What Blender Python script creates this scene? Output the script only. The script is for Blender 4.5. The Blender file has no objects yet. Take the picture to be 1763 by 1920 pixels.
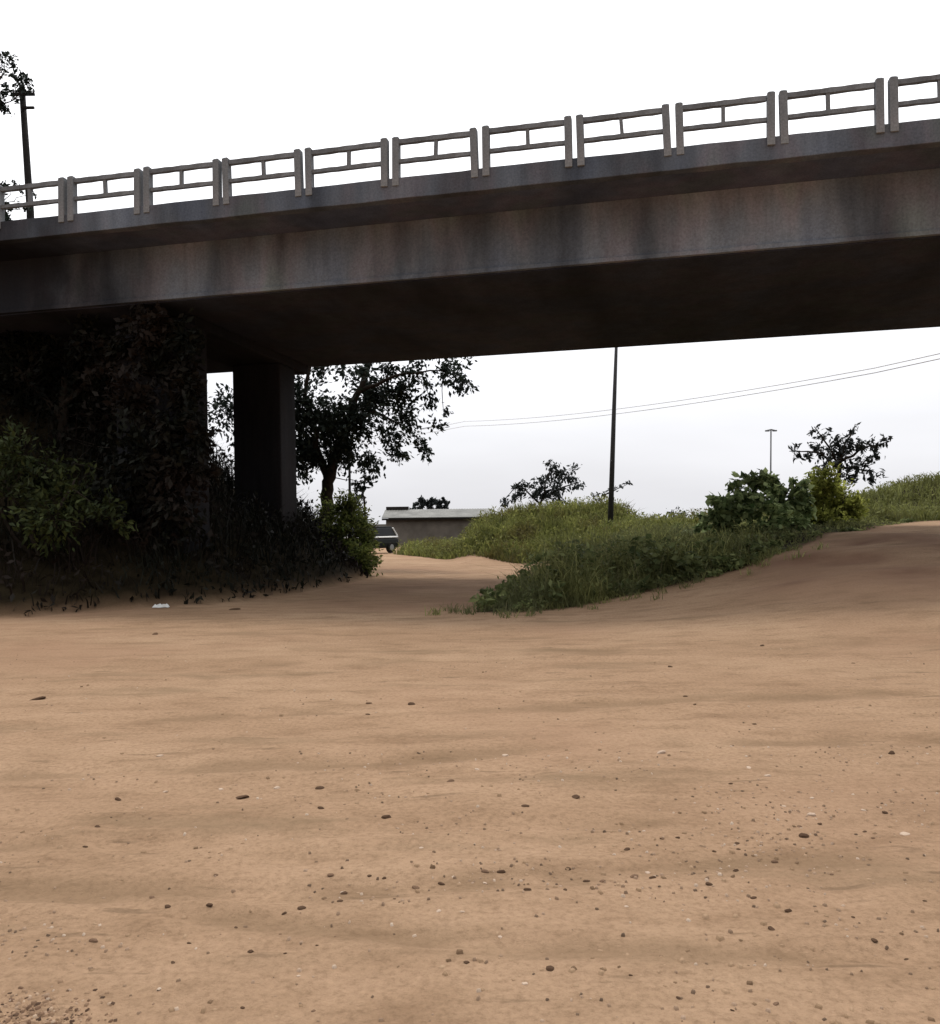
import bpy, math, random
import numpy as np
from mathutils import Matrix, Vector

random.seed(7)
rng = np.random.default_rng(11)
S = bpy.context.scene
COL = S.collection

# ---------------------------------------------------------------- camera
EYE, FPX, HY, SL = 1.65, 1600.0, 980.0, 0.012       # eye height, focal length / horizon row of the 1763 px wide photo, roll
_p = math.atan((HY - 960) / FPX)
FW = Vector((0, math.cos(_p), math.sin(_p)))
UP = Vector((0, -math.sin(_p), math.cos(_p)))
RT = Vector((1, 0, 0))
_r = math.atan(SL)
R2 = RT * math.cos(_r) - UP * math.sin(_r)
U2 = RT * math.sin(_r) + UP * math.cos(_r)
cam = bpy.data.cameras.new("camera")
cam.sensor_fit = 'HORIZONTAL'
cam.sensor_width = 36
cam.lens = 36 * FPX / 1763
cam.clip_start, cam.clip_end = 0.05, 6000
co = bpy.data.objects.new("camera", cam)
COL.objects.link(co)
co.matrix_world = Matrix(((R2.x, U2.x, -FW.x, 0), (R2.y, U2.y, -FW.y, 0), (R2.z, U2.z, -FW.z, EYE), (0, 0, 0, 1)))
S.camera = co
S.render.resolution_x, S.render.resolution_y = 940, 1024


def at(px, py, Y):
    """world point seen at photo pixel (px, py) at distance Y"""
    d = R2 * (px - 881.5) - U2 * (py - 960) + FW * FPX
    k = Y / d.y
    return Vector((d.x * k, Y, EYE + d.z * k))


# ---------------------------------------------------------------- sky, sun, exposure
SUN_EL, SUN_AZ = math.radians(75), math.radians(8)    # sun behind thin cloud, ahead of the camera
w = bpy.data.worlds.new("World")
S.world = w
w.use_nodes = True
nt = w.node_tree
nt.nodes.clear()
N = nt.nodes.new
L = nt.links.new
out, bg = N('ShaderNodeOutputWorld'), N('ShaderNodeBackground')
sky = N('ShaderNodeTexSky')
sky.sky_type = 'NISHITA'
sky.sun_disc = False
sky.sun_elevation, sky.sun_rotation = SUN_EL, SUN_AZ
sky.dust_density = 4
tc = N('ShaderNodeTexCoord')
sep = N('ShaderNodeSeparateXYZ')
L(tc.outputs['Generated'], sep.inputs[0])
ramp = N('ShaderNodeValToRGB')                        # overcast brightness against height
L(sep.outputs['Z'], ramp.inputs[0])
cr = ramp.color_ramp
cr.elements[0].position, cr.elements[0].color = 0.0, (5.7, 5.75, 5.95, 1)
cr.elements[1].position, cr.elements[1].color = 1.0, (15, 15, 15, 1)
for ps, c in ((.03, (5.9, 5.9, 6.15)), (.10, (6.6, 6.6, 6.85)), (.17, (7.6, 7.6, 7.85)), (.24, (9.6, 9.6, 9.8)), (.45, (12.5, 12.5, 12.6))):
    e = cr.elements.new(ps)
    e.color = (*c, 1)
nz = N('ShaderNodeTexNoise')                          # soft cloud lumps
nz.inputs['Scale'].default_value = 2.2
nz.inputs['Detail'].default_value = 4
mp = N('ShaderNodeMapping')
mp.inputs['Scale'].default_value = (1, 1, 4)
L(tc.outputs['Generated'], mp.inputs[0])
L(mp.outputs[0], nz.inputs[0])
cl = N('ShaderNodeMapRange')
cl.inputs[1].default_value, cl.inputs[2].default_value = .3, .7
cl.inputs[3].default_value, cl.inputs[4].default_value = .93, 1.07
L(nz.outputs[0], cl.inputs[0])
fr = N('ShaderNodeMapRange')                          # sky dimmed behind the camera, added to keep the bridge face dark
fr.interpolation_type = 'SMOOTHSTEP'
fr.inputs[1].default_value, fr.inputs[2].default_value = -.75, .55
fr.inputs[3].default_value, fr.inputs[4].default_value = .42, 1.0
L(sep.outputs['Y'], fr.inputs[0])
m1 = N('ShaderNodeMath'); m1.operation = 'MULTIPLY'
L(cl.outputs[0], m1.inputs[0]); L(fr.outputs[0], m1.inputs[1])
vm = N('ShaderNodeVectorMath'); vm.operation = 'SCALE'
L(ramp.outputs[0], vm.inputs[0]); L(m1.outputs[0], vm.inputs['Scale'])
mx = N('ShaderNodeMix'); mx.data_type = 'RGBA'
mx.inputs[0].default_value = .92
L(sky.outputs[0], mx.inputs[6]); L(vm.outputs[0], mx.inputs[7])
L(mx.outputs[2], bg.inputs[0])
bg.inputs[1].default_value = 0.15
L(bg.outputs[0], out.inputs[0])
sl = bpy.data.lights.new("sun", 'SUN')
sl.energy, sl.angle, sl.color = 1.5, math.radians(10), (1, .95, .88)
so = bpy.data.objects.new("sun", sl)
COL.objects.link(so)
sd = Vector((math.sin(SUN_AZ) * math.cos(SUN_EL), math.cos(SUN_AZ) * math.cos(SUN_EL), math.sin(SUN_EL)))
so.rotation_euler = sd.to_track_quat('Z', 'Y').to_euler()
so.location = (0, 40, 60)
S.view_settings.view_transform = 'Standard'
S.view_settings.look = 'None'
S.view_settings.exposure = 0
S.view_settings.gamma = 1


# ---------------------------------------------------------------- materials
def newmat(name, rough=.9, spec=.25):
    m = bpy.data.materials.new(name)
    m.use_nodes = True
    b = m.node_tree.nodes['Principled BSDF']
    b.inputs['Roughness'].default_value = rough
    b.inputs['Specular IOR Level'].default_value = spec
    return m, m.node_tree, b


def noise(t, coord, scale, detail=5, rough=.6, mapscale=(1, 1, 1)):
    mpn = t.nodes.new('ShaderNodeMapping')
    mpn.inputs['Scale'].default_value = mapscale
    t.links.new(coord, mpn.inputs[0])
    n = t.nodes.new('ShaderNodeTexNoise')
    n.inputs['Scale'].default_value = scale
    n.inputs['Detail'].default_value = detail
    n.inputs['Roughness'].default_value = rough
    t.links.new(mpn.outputs[0], n.inputs[0])
    return n.outputs[0]


def ramp_of(t, fac, stops):
    r = t.nodes.new('ShaderNodeValToRGB')
    t.links.new(fac, r.inputs[0])
    e = r.color_ramp.elements
    e[0].position, e[0].color = stops[0][0], (*stops[0][1], 1)
    e[1].position, e[1].color = stops[-1][0], (*stops[-1][1], 1)
    for p, c in stops[1:-1]:
        k = e.new(p)
        k.color = (*c, 1)
    return r.outputs[0]


def mixc(t, fac, a, b, mode='MIX'):
    m = t.nodes.new('ShaderNodeMix')
    m.data_type = 'RGBA'
    m.blend_type = mode
    for i, v in ((0, fac), (6, a), (7, b)):
        if isinstance(v, (int, float)):
            m.inputs[i].default_value = v
        elif isinstance(v, tuple):
            m.inputs[i].default_value = (*v, 1)
        else:
            t.links.new(v, m.inputs[i])
    return m.outputs[2]


def bump(t, b, h, strength, dist):
    n = t.nodes.new('ShaderNodeBump')
    n.inputs['Strength'].default_value = strength
    n.inputs['Distance'].default_value = dist
    t.links.new(h, n.inputs['Height'])
    t.links.new(n.outputs[0], b.inputs['Normal'])


def coords(t):
    return t.nodes.new('ShaderNodeTexCoord').outputs['Object']


def leafmat(name, dark, light, trans=.25, tint=None, gloss=(.7, .2)):
    m, t, b = newmat(name, *gloss)
    g = t.nodes.new('ShaderNodeNewGeometry')
    c = ramp_of(t, g.outputs['Random Per Island'], [(0, dark), (.6, tuple((a + l) / 2 for a, l in zip(dark, light))), (1, light)])
    n = noise(t, coords(t), .9, 2)
    f = ramp_of(t, n, [(.35, (.65, .65, .65)), (.65, (1.3, 1.3, 1.3))])
    c = mixc(t, 1.0, c, f, 'MULTIPLY')
    if tint:
        n2 = noise(t, coords(t), .5, 2)
        f2 = ramp_of(t, n2, [(.48, (0, 0, 0)), (.62, (1, 1, 1))])
        c = mixc(t, f2, c, tint)
    t.links.new(c, b.inputs['Base Color'])
    tr = t.nodes.new('ShaderNodeBsdfTranslucent')
    t.links.new(c, tr.inputs[0])
    ms = t.nodes.new('ShaderNodeMixShader')
    ms.inputs[0].default_value = trans
    t.links.new(b.outputs[0], ms.inputs[1])
    t.links.new(tr.outputs[0], ms.inputs[2])
    t.links.new(ms.outputs[0], t.nodes['Material Output'].inputs[0])
    return m


def plainmat(name, c, rough=.8, spec=.25, var=.25, scale=6, metal=0):
    m, t, b = newmat(name, rough, spec)
    n = noise(t, coords(t), scale, 5)
    f = ramp_of(t, n, [(.3, (1 - var,) * 3), (.7, (1 + var,) * 3)])
    t.links.new(mixc(t, 1.0, c, f, 'MULTIPLY'), b.inputs['Base Color'])
    b.inputs['Metallic'].default_value = metal
    return m


def concrete(name, base, streak=.6, tint=.5, bumpd=.006, sx=.55, end_shade=None):
    """weathered concrete: broad patches, run-down streaks, grime spots, a faint reddish or greenish cast in patches"""
    m, t, b = newmat(name, .92, .15)
    c0 = coords(t)
    patch = noise(t, c0, sx, 4, .5, (1.25, .4, .3))
    c = ramp_of(t, patch, [(.32, tuple(v * (1 - streak) for v in base)), (.5, base), (.68, tuple(v * (1 + streak * .8) for v in base))])
    st = noise(t, c0, 3.2, 5, .65, (1, 1, .07))
    c = mixc(t, 1.0, c, ramp_of(t, st, [(.34, (.8, .8, .81)), (.6, (1.05, 1.05, 1.05))]), 'MULTIPLY')
    tn = noise(t, c0, .8, 2, .5, (1, 1, .5))
    cast = ramp_of(t, tn, [(.36, (.93, .98, 1.08)), (.47, (1, 1, 1)), (.55, (1.14, .97, .95)), (.66, (1.04, 1.05, .9))])
    c = mixc(t, tint, c, mixc(t, 1.0, c, cast, 'MULTIPLY'))
    sp = noise(t, c0, 26, 6, .7)
    c = mixc(t, 1.0, c, ramp_of(t, sp, [(.3, (.7, .7, .7)), (.62, (1.1, 1.1, 1.1))]), 'MULTIPLY')
    if end_shade is not None:                              # deep shade over the left end, painted into the colour with a ragged edge
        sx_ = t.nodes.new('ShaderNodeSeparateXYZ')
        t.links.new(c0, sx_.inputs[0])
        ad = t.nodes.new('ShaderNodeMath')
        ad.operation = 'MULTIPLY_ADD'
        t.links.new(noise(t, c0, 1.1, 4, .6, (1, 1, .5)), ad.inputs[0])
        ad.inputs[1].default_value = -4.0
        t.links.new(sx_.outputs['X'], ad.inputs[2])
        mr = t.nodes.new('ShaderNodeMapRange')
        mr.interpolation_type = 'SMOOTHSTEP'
        mr.inputs[1].default_value, mr.inputs[2].default_value = end_shade - 4.2, end_shade + .6
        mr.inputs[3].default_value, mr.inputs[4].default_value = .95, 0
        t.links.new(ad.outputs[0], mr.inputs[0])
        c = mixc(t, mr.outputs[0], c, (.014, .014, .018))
    t.links.new(c, b.inputs['Base Color'])
    bump(t, b, noise(t, c0, 14, 6, .65), .6, bumpd)
    return m


M = {}
M['rail'] = concrete('rail concrete', (.20, .208, .218), .3, .3, .006, 1.4)
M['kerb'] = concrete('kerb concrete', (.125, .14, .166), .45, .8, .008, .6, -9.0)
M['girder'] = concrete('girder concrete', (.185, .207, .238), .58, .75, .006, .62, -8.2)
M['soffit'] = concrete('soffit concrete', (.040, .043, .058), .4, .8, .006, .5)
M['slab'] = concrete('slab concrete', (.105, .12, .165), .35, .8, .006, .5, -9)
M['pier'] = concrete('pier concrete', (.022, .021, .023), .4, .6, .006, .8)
M['bark'] = plainmat('bark', (.035, .028, .022), .95, .1, .4, 9)
M['leaf_dark'] = leafmat('dark tree leaf', (.012, .02, .016), (.03, .042, .03), .18)
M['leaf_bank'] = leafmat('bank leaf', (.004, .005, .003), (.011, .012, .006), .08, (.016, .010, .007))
M['leaf_green'] = leafmat('green bush leaf', (.05, .072, .018), (.18, .20, .055), .5)
M['leaf_left'] = leafmat('left bush leaf', (.022, .032, .010), (.062, .076, .024), .22)
M['leaf_yellow'] = leafmat('yellow green leaf', (.16, .185, .035), (.42, .44, .11), .65)
M['leaf_broad'] = leafmat('broad leaf', (.05, .09, .03), (.50, .60, .28), .5, None, (.65, .12))
M['leaf_grey'] = leafmat('grey tree leaf', (.03, .036, .035), (.06, .07, .068), .2)
M['leaf_slate'] = leafmat('slate tree leaf', (.022, .027, .027), (.05, .058, .056), .2)
M['grass_dark'] = leafmat('dark grass', (.10, .11, .036), (.33, .335, .13), .5, (.13, .14, .065))
M['weed'] = leafmat('weed leaf', (.06, .085, .03), (.28, .31, .13), .45)
M['straw'] = leafmat('dry stalk', (.12, .11, .05), (.30, .27, .15), .3)
M['grass_mid'] = leafmat('yellow grass', (.10, .115, .03), (.27, .275, .085), .5, (.12, .105, .035))
M['grass_hill'] = leafmat('hill grass', (.115, .125, .035), (.27, .28, .10), .4, (.14, .14, .045))
M['pebble_dark'] = plainmat('dark pebble', (.085, .052, .034), .98, .03, .4, 30)
M['pebble_mid'] = plainmat('brown pebble', (.16, .10, .066), .98, .03, .4, 30)
M['pebble_pale'] = plainmat('pale pebble', (.46, .35, .27), .98, .05, .25, 30)
M['pole'] = plainmat('weathered pole', (.05, .05, .052), .85, .2, .25, 5)
M['pole_dark'] = plainmat('dark pole', (.022, .02, .019), .9, .2, .3, 5)
M['metal'] = plainmat('dull metal', (.12, .12, .125), .5, .4, .2, 8)
M['wire'] = plainmat('wire', (.62, .62, .63), .6, .3, .1, 5)
M['paint_dark'] = plainmat('dark car paint', (.016, .017, .016), .55, .12, .1, 4)
M['paint_white'] = plainmat('white car paint', (.75, .74, .72), .35, .5, .06, 4)
M['glass'] = plainmat('car glass', (.010, .011, .012), .4, .15, .1, 4)
M['tyre'] = plainmat('tyre rubber', (.015, .014, .013), .9, .2, .2, 10)
M['rim'] = plainmat('wheel rim', (.3, .3, .3), .4, .5, .1, 8)
M['roof'] = plainmat('zinc roof', (.17, .17, .16), .6, .25, .35, .8)
M['shedwall'] = plainmat('mud coloured wall', (.21, .18, .15), .95, .1, .3, .7)
M['timber'] = plainmat('dark timber', (.03, .026, .024), .9, .1, .3, 3)
M['litter'] = plainmat('white plastic', (.72, .72, .70), .5, .4, .1, 9)


# ---------------------------------------------------------------- objects
def link(o, parent=None):
    COL.objects.link(o)
    if parent is not None:
        o.parent = parent
    return o


def tag(o, label=None, cat=None, group=None, kind=None):
    for k, v in (('label', label), ('category', cat), ('group', group), ('kind', kind)):
        if v:
            o[k] = v
    return o


def empty(name, loc, label, cat, group=None, rot=(0, 0, 0)):
    o = bpy.data.objects.new(name, None)
    o.location, o.rotation_euler = loc, rot
    o.empty_display_size = .3
    link(o)
    return tag(o, label, cat, group)


class MB:
    """collects shapes into one mesh"""

    def __init__(s):
        s.v, s.f = [], []

    def add(s, vs, fs):
        k = len(s.v)
        s.v += [tuple(v) for v in vs]
        s.f += [tuple(i + k for i in f) for f in fs]

    def box(s, x0, x1, y0, y1, z0, z1, rot=None, c=None):
        vs = [Vector((x, y, z)) for z in (z0, z1) for y in (y0, y1) for x in (x0, x1)]
        if rot is not None:
            c = Vector(c)
            vs = [rot @ (v - c) + c for v in vs]
        s.add(vs, [(0, 2, 3, 1), (4, 5, 7, 6), (0, 1, 5, 4), (2, 6, 7, 3), (0, 4, 6, 2), (1, 3, 7, 5)])
        return s

    def prism(s, prof, x0, x1, nx=1, jit=0.0, seed=0):
        """profile (y, z) swept along x, counter-clockwise seen from +x"""
        rg = random.Random(seed)
        n = len(prof)
        vs, fs = [], []
        for i in range(nx + 1):
            x = x0 + (x1 - x0) * i / nx
            vs += [(x, y + rg.uniform(-jit, jit), z + rg.uniform(-jit, jit)) for y, z in prof]
        for i in range(nx):
            for j in range(n):
                a, b = i * n + j, i * n + (j + 1) % n
                fs.append((a, a + n, b + n, b))
        fs.append(tuple(range(n)))
        fs.append(tuple(range(nx * n + n - 1, nx * n - 1, -1)))
        s.add(vs, fs)
        return s

    def tube(s, pts, rad, sides=6):
        pts = [Vector(p) for p in pts]
        vs, fs = [], []
        for i, p in enumerate(pts):
            t = (pts[min(i + 1, len(pts) - 1)] - pts[max(i - 1, 0)]).normalized()
            a = t.cross(Vector((0, 1, 0)) if abs(t.y) < .8 else Vector((1, 0, 0))).normalized()
            b = t.cross(a)
            r = rad[i] if isinstance(rad, (list, tuple)) else rad
            vs += [p + (a * math.cos(k * 2 * math.pi / sides) + b * math.sin(k * 2 * math.pi / sides)) * r for k in range(sides)]
        for i in range(len(pts) - 1):
            for k in range(sides):
                q = (k + 1) % sides
                fs.append((i * sides + k, i * sides + q, (i + 1) * sides + q, (i + 1) * sides + k))
        fs.append(tuple(range(sides - 1, -1, -1)))
        fs.append(tuple((len(pts) - 1) * sides + k for k in range(sides)))
        s.add(vs, fs)
        return s

    def build(s, name, mat, parent=None, origin=None, smooth=False, bevel=0, seg=2):
        me = bpy.data.meshes.new(name)
        o0 = Vector(origin) if origin is not None else Vector((0, 0, 0))
        me.from_pydata([tuple(Vector(v) - o0) for v in s.v], [], s.f)
        me.materials.append(mat)
        if smooth:
            me.polygons.foreach_set('use_smooth', [True] * len(me.polygons))
        me.update()
        o = bpy.data.objects.new(name, me)
        if origin is not None and parent is None:
            o.location = o0
        link(o, parent)
        if bevel:
            b = o.modifiers.new('bevel', 'BEVEL')
            b.width, b.segments, b.limit_method = bevel, seg, 'ANGLE'
        return o


def raw_mesh(name, v, f, mat, parent=None, loc=None, smooth=False):
    """v (n,3) array, f (m,4) array"""
    me = bpy.data.meshes.new(name)
    me.vertices.add(len(v))
    me.vertices.foreach_set('co', np.ascontiguousarray(v, dtype=np.float32).ravel())
    k = f.shape[1]
    me.loops.add(f.size)
    me.loops.foreach_set('vertex_index', f.astype(np.int32).ravel())
    me.polygons.add(len(f))
    me.polygons.foreach_set('loop_start', np.arange(0, f.size, k, dtype=np.int32))
    me.polygons.foreach_set('loop_total', np.full(len(f), k, dtype=np.int32))
    me.materials.append(mat)
    if smooth:
        me.polygons.foreach_set('use_smooth', np.ones(len(f), dtype=bool))
    me.update(calc_edges=True)
    me.validate()
    o = bpy.data.objects.new(name, me)
    if loc is not None:
        o.location = loc
    return link(o, parent)


def unit(a):
    return a / np.maximum(np.linalg.norm(a, axis=1, keepdims=True), 1e-9)


def leaves(P, size, aspect=.45, up=.2, droop=0.0, dirs=None):
    """folded rhombus leaves at points P -> (v, f)"""
    n = len(P)
    d = rng.normal(size=(n, 3)) if dirs is None else dirs + rng.normal(size=(n, 3)) * .6
    d[:, 2] -= droop
    d = unit(d)
    q = rng.normal(size=(n, 3))
    q[:, 2] += up * 3
    side = unit(np.cross(d, q))
    nrm = np.cross(side, d)
    s = (size * rng.uniform(.6, 1.35, n))[:, None]
    a = P - d * s * .5
    b = P + d * s * .5
    l_ = P + side * s * aspect * .5 + nrm * s * .08
    r_ = P - side * s * aspect * .5 + nrm * s * .08
    v = np.stack([a, r_, b, l_], 1).reshape(-1, 3)
    return v, np.arange(4 * n).reshape(-1, 4)


def blades(P, h, wd, lean=.35):
    """bent grass blades: base pair, mid pair, tip pair -> quads"""
    n = len(P)
    th = rng.uniform(0, 2 * np.pi, n)
    sd_ = np.stack([np.cos(th), np.sin(th), np.zeros(n)], 1)
    ln = rng.normal(size=(n, 3)) * lean
    ln[:, 2] = 0
    hh = h[:, None]
    up = np.array([0, 0, 1.])
    w_ = (wd * rng.uniform(.6, 1.4, n))[:, None]
    mid = P + up * hh * .6 + ln * hh * .35
    tip = P + up * hh * (1 - .25 * np.linalg.norm(ln, axis=1, keepdims=True)) + ln * hh
    v = np.stack([P - sd_ * w_ * .5, P + sd_ * w_ * .5, mid + sd_ * w_ * .4, mid - sd_ * w_ * .4, tip + sd_ * w_ * .08, tip - sd_ * w_ * .08], 1).reshape(-1, 3)
    k = np.arange(n)[:, None] * 6
    f = np.concatenate([k + np.array([[0, 1, 2, 3]]), k + np.array([[3, 2, 4, 5]])], 0)
    return v, f


def join(parts):
    vs, fs, k = [], [], 0
    for v, f in parts:
        vs.append(v)
        fs.append(f + k)
        k += len(v)
    return np.concatenate(vs), np.concatenate(fs)


# ---------------------------------------------------------------- terrain
TOE = np.array([(-80, 2), (-25, 10.5), (-14, 13.4), (-8.7, 15.5), (-6.3, 17.2), (-5.07, 18.4), (-4.13, 20.5), (-3.5, 22.6), (-3.0, 25.6), (-3.5, 30), (-5.2, 36), (-9.5, 44), (-30, 58), (-80, 70)], float)


def sm(t):
    t = np.clip(t, 0, 1)
    return t * t * (3 - 2 * t)


def seg_dist(x, y, pl):
    best = np.full(np.shape(x), 1e9)
    for a, b in zip(pl[:-1], pl[1:]):
        d = b - a
        t = np.clip(((x - a[0]) * d[0] + (y - a[1]) * d[1]) / (d @ d), 0, 1)
        best = np.minimum(best, np.hypot(x - a[0] - t * d[0], y - a[1] - t * d[1]))
    return best


def inside(x, y, poly):
    c = np.zeros(np.shape(x), bool)
    n = len(poly)
    for i in range(n):
        x0, y0 = poly[i]
        x1, y1 = poly[(i + 1) % n]
        if y0 == y1:
            continue
        hit = ((y0 > y) != (y1 > y)) & (x < (x1 - x0) * (y - y0) / (y1 - y0) + x0)
        c ^= hit
    return c


def vnoise(x, y, seed):
    """cheap smooth value noise"""
    xi, yi = np.floor(x).astype(np.int64), np.floor(y).astype(np.int64)
    fx, fy = sm(x - xi), sm(y - yi)

    def hsh(i, j):
        h = np.sin(i * 127.1 + j * 311.7 + seed * 74.7) * 43758.5453
        return h - np.floor(h)
    return (hsh(xi, yi) * (1 - fx) + hsh(xi + 1, yi) * fx) * (1 - fy) + (hsh(xi, yi + 1) * (1 - fx) + hsh(xi + 1, yi + 1) * fx) * fy - .5


BANKPOLY = np.vstack([TOE, [(-90, 70), (-90, 2)]])
VEG_FRONT = np.array([(0.08, 15.5), (1.16, 15.7), (2.39, 16.7), (3.72, 17.6), (4.91, 17.5), (6.04, 17.95), (7.03, 18.8), (8.24, 20), (9.04, 20.7), (9.63, 21.4), (10.95, 22.8), (13.3, 25.6), (16, 27.6), (30, 29)], float)
VEG_POLY = np.vstack([VEG_FRONT, [(30, 32), (14, 31), (8, 30.5), (4.6, 28.5), (2.6, 25.5), (1.2, 22), (.35, 18.5)]])
HILL = np.array([(11.2, 25.0), (13.3, 25.9), (16, 27.8), (30, 29.2), (34, 36), (30, 44), (14, 42), (10, 34), (9.3, 27)], float)
MID_FRONT = np.array([(-4.2, 46), (-2.4, 42), (-.4, 36.5), (2.0, 32.3), (6, 31), (14, 32)], float)
MID_POLY = np.vstack([MID_FRONT, [(14, 46), (2, 54), (-3, 56)]])


def bank_d(x, y):
    d = seg_dist(x, y, TOE)
    return np.where(inside(x, y, BANKPOLY), d, -d)


_my = np.linspace(0, 60, 1201)
_mz = np.convolve(np.pad(np.interp(_my, [9.8, 13, 16, 19, 23, 27, 34, 45], [0, .5, .9, 1.2, 1.42, 1.55, 1.3, .6]), 20, 'edge'), np.ones(41) / 41, 'valid')


RUTS = ((3.98, .02, .012, .10), (4.55, .02, .012, .09), (3.45, -.12, .02, .07), (6.1, .10, -.01, .14), (7.6, .10, -.01, .16), (10.5, .14, -.01, .25))


def T(x, y):
    x, y = np.asarray(x, float), np.asarray(y, float)
    d = bank_d(x, y)
    dd = np.maximum(d, 0)
    z = .22 * sm(dd / .5) + .6 * np.clip(dd - .2, 0, 4.6) + 1.05 * np.clip(dd - 4.8, 0, 5)
    z = np.minimum(z, 7.2)
    rough = .16 * vnoise(x / 1.7, y / 1.1, 51) + .09 * vnoise(x / .6, y / .45, 52)      # worn gullies on the slope
    z = z + sm((x - 1.2) / 8.3) * (np.interp(y, _my, _mz) + rough * sm((y - 11) / 3) * (1 - sm((y - 21) / 3))) * (1 - .8 * sm((x - 40) / 60))
    z = z + 1.7 * np.exp(-((x - 3.6) / 3.9) ** 8 - ((y - 41) / 4.5) ** 2)
    z = z + 1.75 * np.exp(-((x - 19.0) / 4.6) ** 2 - ((y - 34.5) / 3.6) ** 2)
    far = sm((y - 55) / 60)
    z = z - far * .5
    z = z + vnoise(x / 3.1, y / 3.1, 1) * .05 + vnoise(x / .9, y / .9, 2) * .022 * (1 - sm((y - 20) / 20))
    near = 1 - sm((np.hypot(x, y) - 9) / 5)
    z = z + near * (vnoise(x / .55, y / .4, 6) * .02 + vnoise(x / .27, y / .22, 3) * .018 + vnoise(x / .12, y / .12, 4) * .009)
    # old wheel tracks: shallow grooves with crumbled shoulders and tread lumps
    for y0, k, c_, wd in RUTS:
        e = (y - y0 - k * x - c_ * x * x - .10 * np.sin(x * 1.1 + y0 * 3)) / wd
        z = z + near * (-.010 * np.exp(-e * e) + .007 * np.exp(-(np.abs(e) - 1.7) ** 2 * 2.5)) * (.5 + 1.5 * np.clip(.5 + vnoise(x / .7, y / .7, 9), 0, 1)) + near * .012 * np.exp(-e * e) * vnoise(x / .07, y / .07, 10)
    return z


def rut(x, y):
    """0..1 along the old wheel tracks crossing the dirt"""
    r = np.zeros(np.shape(x))
    for y0, k, c_, wd in RUTS:
        r = np.maximum(r, np.exp(-((y - y0 - k * x - c_ * x * x - .10 * np.sin(x * 1.1 + y0 * 3)) / wd) ** 2))
    return r


def veg_w(x, y):
    """1 where the ground carries plants, 0 on bare dirt"""
    wgt = sm((bank_d(x, y) + .1) / .5)
    for poly, pl in ((VEG_POLY, VEG_FRONT), (MID_POLY, MID_FRONT)):
        i = inside(x, y, poly)
        wgt = np.maximum(wgt, np.where(i, sm((seg_dist(x, y, np.vstack([poly, poly[:1]])) + .1) / .4), 0))
    wgt = np.maximum(wgt, sm((y - 56) / 6))
    wgt = np.maximum(wgt, np.where(inside(x, y, HILL), sm((seg_dist(x, y, np.vstack([HILL, HILL[:1]])) + .1) / .5), 0))
    wgt = np.maximum(wgt, sm((y - 30) / 1.5) * sm((x - 9) / 2))
    wgt = np.maximum(wgt, sm((np.abs(x) - 40) / 10))
    return wgt


def axis(lo, hi, st, mid_st, mid, far, n):
    a = list(np.arange(lo, hi + 1e-6, st))
    up_ = list(np.arange(hi + mid_st, mid + 1e-6, mid_st))
    g = list(up_[-1] * (far / up_[-1]) ** (np.arange(1, n + 1) / n)) if up_ else []
    return a, up_ + g


a, u = axis(-4.4, 4.4, .055, .28, 24, 3000, 34)
xs = np.array([-v for v in u][::-1] + a + u)
a, u = axis(2.0, 8.5, .055, .26, 60, 4000, 34)
ys = np.array([-200, -80, -30, -12, -6, -2, 0, 1, 1.6] + a + u)
gx, gy = np.meshgrid(xs, ys)
gz = T(gx, gy)
gv = np.stack([gx, gy, gz], -1).reshape(-1, 3)
nx, ny = len(xs), len(ys)
ii = (np.arange(ny - 1)[:, None] * nx + np.arange(nx - 1)[None]).ravel()
gf = np.stack([ii, ii + 1, ii + nx + 1, ii + nx], 1)

m, t, b = newmat('bare dirt', .97, .08)
c0 = coords(t)
n1 = noise(t, c0, .45, 4, .55, (.6, 1, 1))
dirt = ramp_of(t, n1, [(.3, (.288, .184, .113)), (.5, (.332, .217, .136)), (.7, (.368, .247, .157))])
n2 = noise(t, c0, 3.0, 6, .65, (.45, 1, 1))
dirt = mixc(t, 1.0, dirt, ramp_of(t, n2, [(.30, (.76, .74, .72)), (.47, (1, 1, 1)), (.70, (1.12, 1.13, 1.15))]), 'MULTIPLY')
n3 = noise(t, c0, 30, 6, .7)
dirt = mixc(t, 1.0, dirt, ramp_of(t, n3, [(.3, (.74, .72, .70)), (.5, (1, 1, 1)), (.7, (1.15, 1.15, 1.15))]), 'MULTIPLY')
n4 = noise(t, c0, 1.1, 5, .6, (.35, 1.3, 1))           # thin damp streaks along the wheel tracks
dirt = mixc(t, ramp_of(t, n4, [(.56, (0, 0, 0)), (.70, (.7, .7, .7))]), dirt, (.205, .138, .083))
n7 = noise(t, c0, 5.5, 4, .6, (.28, 1.5, 1))
dirt = mixc(t, ramp_of(t, n7, [(.63, (0, 0, 0)), (.70, (.6, .6, .6))]), dirt, (.15, .098, .06))
n6 = noise(t, c0, .22, 3, .5)
dirt = mixc(t, ramp_of(t, n6, [(.52, (0, 0, 0)), (.66, (.5, .5, .5))]), dirt, (.31, .188, .12))
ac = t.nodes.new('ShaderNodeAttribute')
ac.attribute_name = 'shaded_clay'
shaded_clay = ramp_of(t, noise(t, c0, 1.4, 5, .6, (.6, 1, 1)), [(.35, (.17, .088, .058)), (.65, (.245, .142, .093))])  # reddish soil, darkened to paint in the bridge's shade
dirt = mixc(t, ac.outputs['Fac'], dirt, shaded_clay)
ak = t.nodes.new('ShaderNodeAttribute')
ak.attribute_name = 'track'
dirt = mixc(t, ak.outputs['Fac'], dirt, (.185, .12, .07))
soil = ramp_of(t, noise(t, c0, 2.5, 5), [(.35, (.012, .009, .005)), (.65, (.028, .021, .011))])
at_ = t.nodes.new('ShaderNodeAttribute')
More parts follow.
